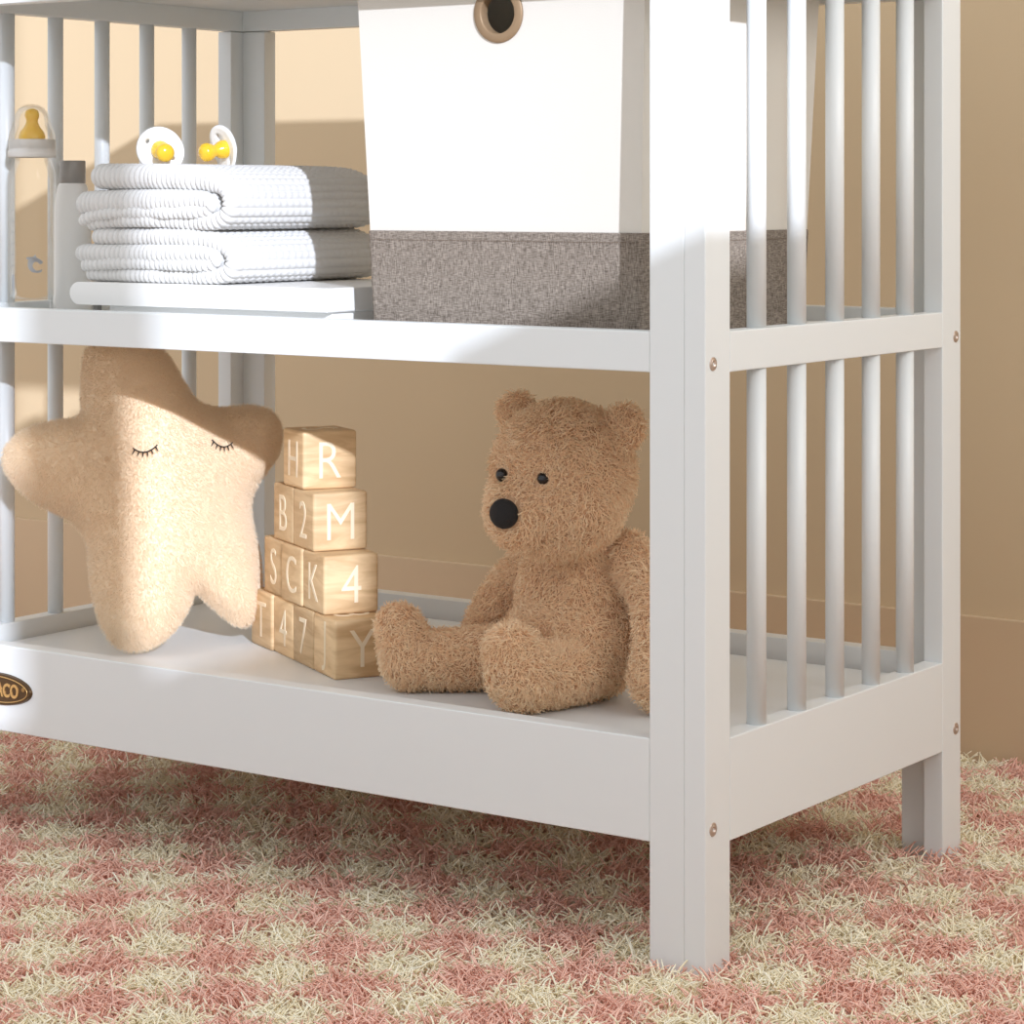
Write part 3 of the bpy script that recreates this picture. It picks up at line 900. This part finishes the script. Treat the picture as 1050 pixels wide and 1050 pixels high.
bm = bmesh.new(); bm.from_mesh(me); bmesh.ops.delete(bm, geom=[v for v in bm.verts if not v.link_faces], context='VERTS')
bmesh.ops.recalc_face_normals(bm, faces=bm.faces); bm.to_mesh(me); bm.free()
body = new_obj('plush_body', me, M_STARSKIN, star, True)
P, Nn, ar = sample_mesh(me, 150000, 7)
comb = np.tile([0.15, 0, -1.0], (len(P), 1))
V, Q, Tt, per = strands(P - Nn * 0.0004, Nn, 0.0052, 0.00018, 0.75, 0.3, 21, rings=3, tip=0.3, comb=comb, comb_amt=1.6)
fur = strand_object('fur', V, Q, Tt, per, [M_STARFUR], np.zeros(len(P), np.int32), star, 5)
fur['kind'] = 'stuff'
def star_surf(x, z, off):
    i = np.argmin((v2[:, 0] - x) ** 2 + (v2[:, 1] - z) ** 2)
    return (x, -H[i] - off + float(star_bend(x)), z)
def star_eye(x0, z0, x1, z1, sag, seed):
    rng = random.Random(seed)
    Vs, Qs, n = [], [], 0
    arc = []
    for k in range(13):
        t = k / 12
        arc.append((x0 + (x1 - x0) * t, z0 + (z1 - z0) * t - sag * 4 * t * (1 - t)))
    strokes = [[star_surf(a_, b_, 0.0058) for a_, b_ in arc]]
    for k in (1, 3, 5, 7, 9, 11):
        a_, b_ = arc[k]; dxx = (k - 6) * 0.0006
        strokes.append([star_surf(a_ + dxx * q, b_ - 0.0052 * q, 0.0058) for q in (0, 0.5, 1)])
    for st in strokes:
        V, Q = tube_mesh('s', st, 0.0007 if len(st) > 3 else [0.0008, 0.0007, 0.0003], 6)
        Vs += [tuple(v) for v in V]; Qs += [tuple(i + n for i in q) for q in Q]; n += len(V)
    new_obj('eyelash', mesh_np('eyelash', Vs, Qs), M_LASH, star, True)
star_eye(-0.0005, 0.2085, 0.0250, 0.2115, 0.0060, 1)
star_eye(0.0840, 0.2185, 0.1070, 0.2165, 0.0060, 2)

# ------------------------------------------------------------ teddy bear
Z0 = (0, 0, 0)
bear_parts = [
    ((-0.257, 0.172, 0.376), (0.0715, 0.063, 0.0680), Z0),        # head
    ((-0.258, 0.160, 0.347), (0.0680, 0.062, 0.0520), Z0),        # cheeks
    ((-0.266, 0.122, 0.341), (0.0400, 0.0350, 0.0350), Z0),       # muzzle
    ((-0.268, 0.222, 0.250), (0.0660, 0.0580, 0.0720), Z0),       # chest
    ((-0.266, 0.212, 0.214), (0.0740, 0.0660, 0.0530), Z0),       # belly
    ((-0.262, 0.205, 0.297), (0.0430, 0.0400, 0.0360), Z0),       # neck
]
def chain(pts, out):
    for (p, r), (q, s) in zip(pts[:-1], pts[1:]):
        p, q = Vector(p), Vector(q)
        n = max(2, int((q - p).length / 0.008))
        for k in range(n + 1):
            t = k / n; rr = r + (s - r) * t
            out.append((tuple(p.lerp(q, t)), (rr, rr, rr), Z0))
# ears: thick rounded discs on top of the head
for sx, cx0, cz0 in ((-1, -0.3145, 0.4290), (1, -0.1925, 0.4220)):
    bear_parts.append(((cx0, 0.178, cz0), (0.0225, 0.0120, 0.0230), (0, 0, 0)))
    bear_parts.append(((cx0 - sx * 0.006, 0.176, cz0 - 0.012), (0.019, 0.0130, 0.019), (0, 0, 0)))
arms = []
chain([((-0.208, 0.212, 0.296), 0.024), ((-0.168, 0.196, 0.262), 0.0240), ((-0.152, 0.180, 0.222), 0.0260), ((-0.148, 0.166, 0.192), 0.0275)], arms)
chain([((-0.318, 0.226, 0.290), 0.022), ((-0.358, 0.228, 0.250), 0.0235), ((-0.378, 0.226, 0.215), 0.0260), ((-0.382, 0.218, 0.192), 0.0270)], arms)
legs = []
chain([((-0.300, 0.205, 0.196), 0.034), ((-0.350, 0.165, 0.191), 0.0295), ((-0.385, 0.138, 0.190), 0.0285)], legs)
chain([((-0.235, 0.200, 0.196), 0.034), ((-0.236, 0.160, 0.192), 0.0300), ((-0.244, 0.126, 0.192), 0.0300)], legs)
chain([((-0.402, 0.124, 0.190), 0.0290), ((-0.411, 0.117, 0.222), 0.0235)], legs)     # upturned feet
chain([((-0.256, 0.104, 0.194), 0.0340), ((-0.264, 0.096, 0.217), 0.0265)], legs)
bear_parts += arms + legs
bear_parts = [(c, tuple(max(q - 0.0020, 0.004) for q in r), ro) for c, r, ro in bear_parts]
bo = Vector((-0.27, 0.20, SH_LOW))
me = blob_mesh([(tuple(Vector(c) - bo), r, ro) for c, r, ro in bear_parts], 0.0035, 'bear_body', 5)
bear = root('teddy_bear', 'tan curly plush teddy bear sitting on the bottom shelf with legs stretched forward', 'teddy bear', bo)
body = new_obj('body', me, M_BEARSKIN, bear, True)
P, Nn, ar = sample_mesh(me, 70000, 9)
ok = P[:, 2] > 0.004
P, Nn = P[ok], Nn[ok]
rg = np.random.default_rng(4)
# locally coherent comb directions give the curly clumps
def field(P, k, seed):
    r_ = np.random.default_rng(seed); out = np.zeros_like(P)
    for _ in range(10):
        w = r_.normal(size=3) * k; ph = r_.uniform(0, 6.28); a = r_.normal(size=3)
        out += np.sin(P @ w + ph)[:, None] * a
    return out / 3.0
comb = field(P, 130, 2) + np.array([0, 0, -0.7])
V, Q, Tt, per = strands(P - Nn * 0.0006, Nn, 0.0088, 0.00052, 1.25, 1.6, 31, rings=5, tip=0.45, comb=comb, comb_amt=1.1)
V[:, 2] = np.maximum(V[:, 2], 0.0004)
# keep the fur clear of nose and eyes
eyes_w = [Vector((-0.2875, 0.1135, 0.377)) - bo, Vector((-0.2405, 0.1135, 0.3765)) - bo]
nose_w = Vector((-0.2665, 0.0875, 0.3450)) - bo
Vs = V.reshape(-1, per, 3); keepm = np.ones(len(Vs), bool)
for c, r in ((nose_w, 0.0140), (eyes_w[0], 0.0052), (eyes_w[1], 0.0052)):
    dd = Vs - np.array(c); rad = np.sqrt(dd[..., 0] ** 2 + dd[..., 2] ** 2)
    keepm &= ~((rad < r).any(1) & (Vs[:, 0, 1] < c.y + 0.03))
idx = np.where(keepm)[0]
V = Vs[idx].reshape(-1, 3); N = len(idx)
nq = len(Q) // len(Vs)
Q = (Q.reshape(len(Vs), nq, 4)[idx] - (idx * per)[:, None, None] + (np.arange(N) * per)[:, None, None]).reshape(-1, 4)
Tt = Tt[idx] - (idx * per)[:, None] + (np.arange(N) * per)[:, None]
fur = strand_object('fur', V, Q, Tt, per, [M_BEARFUR], np.zeros(N, np.int32), bear, 6)
fur['kind'] = 'stuff'
def ellip(name, c, r, mat, parent):
    bm = bmesh.new(); bmesh.ops.create_uvsphere(bm, u_segments=32, v_segments=20, radius=1.0, matrix=Matrix.Diagonal((*r, 1)))
    o = new_obj(name, bm_done(bm, name), mat, parent, True); o.location = c; return o
ellip('nose', nose_w, (0.0150, 0.0098, 0.0140), M_NOSE, bear)
for e_ in eyes_w:
    ellip('eye', e_, (0.0058, 0.0048, 0.0062), M_BLACK, bear)
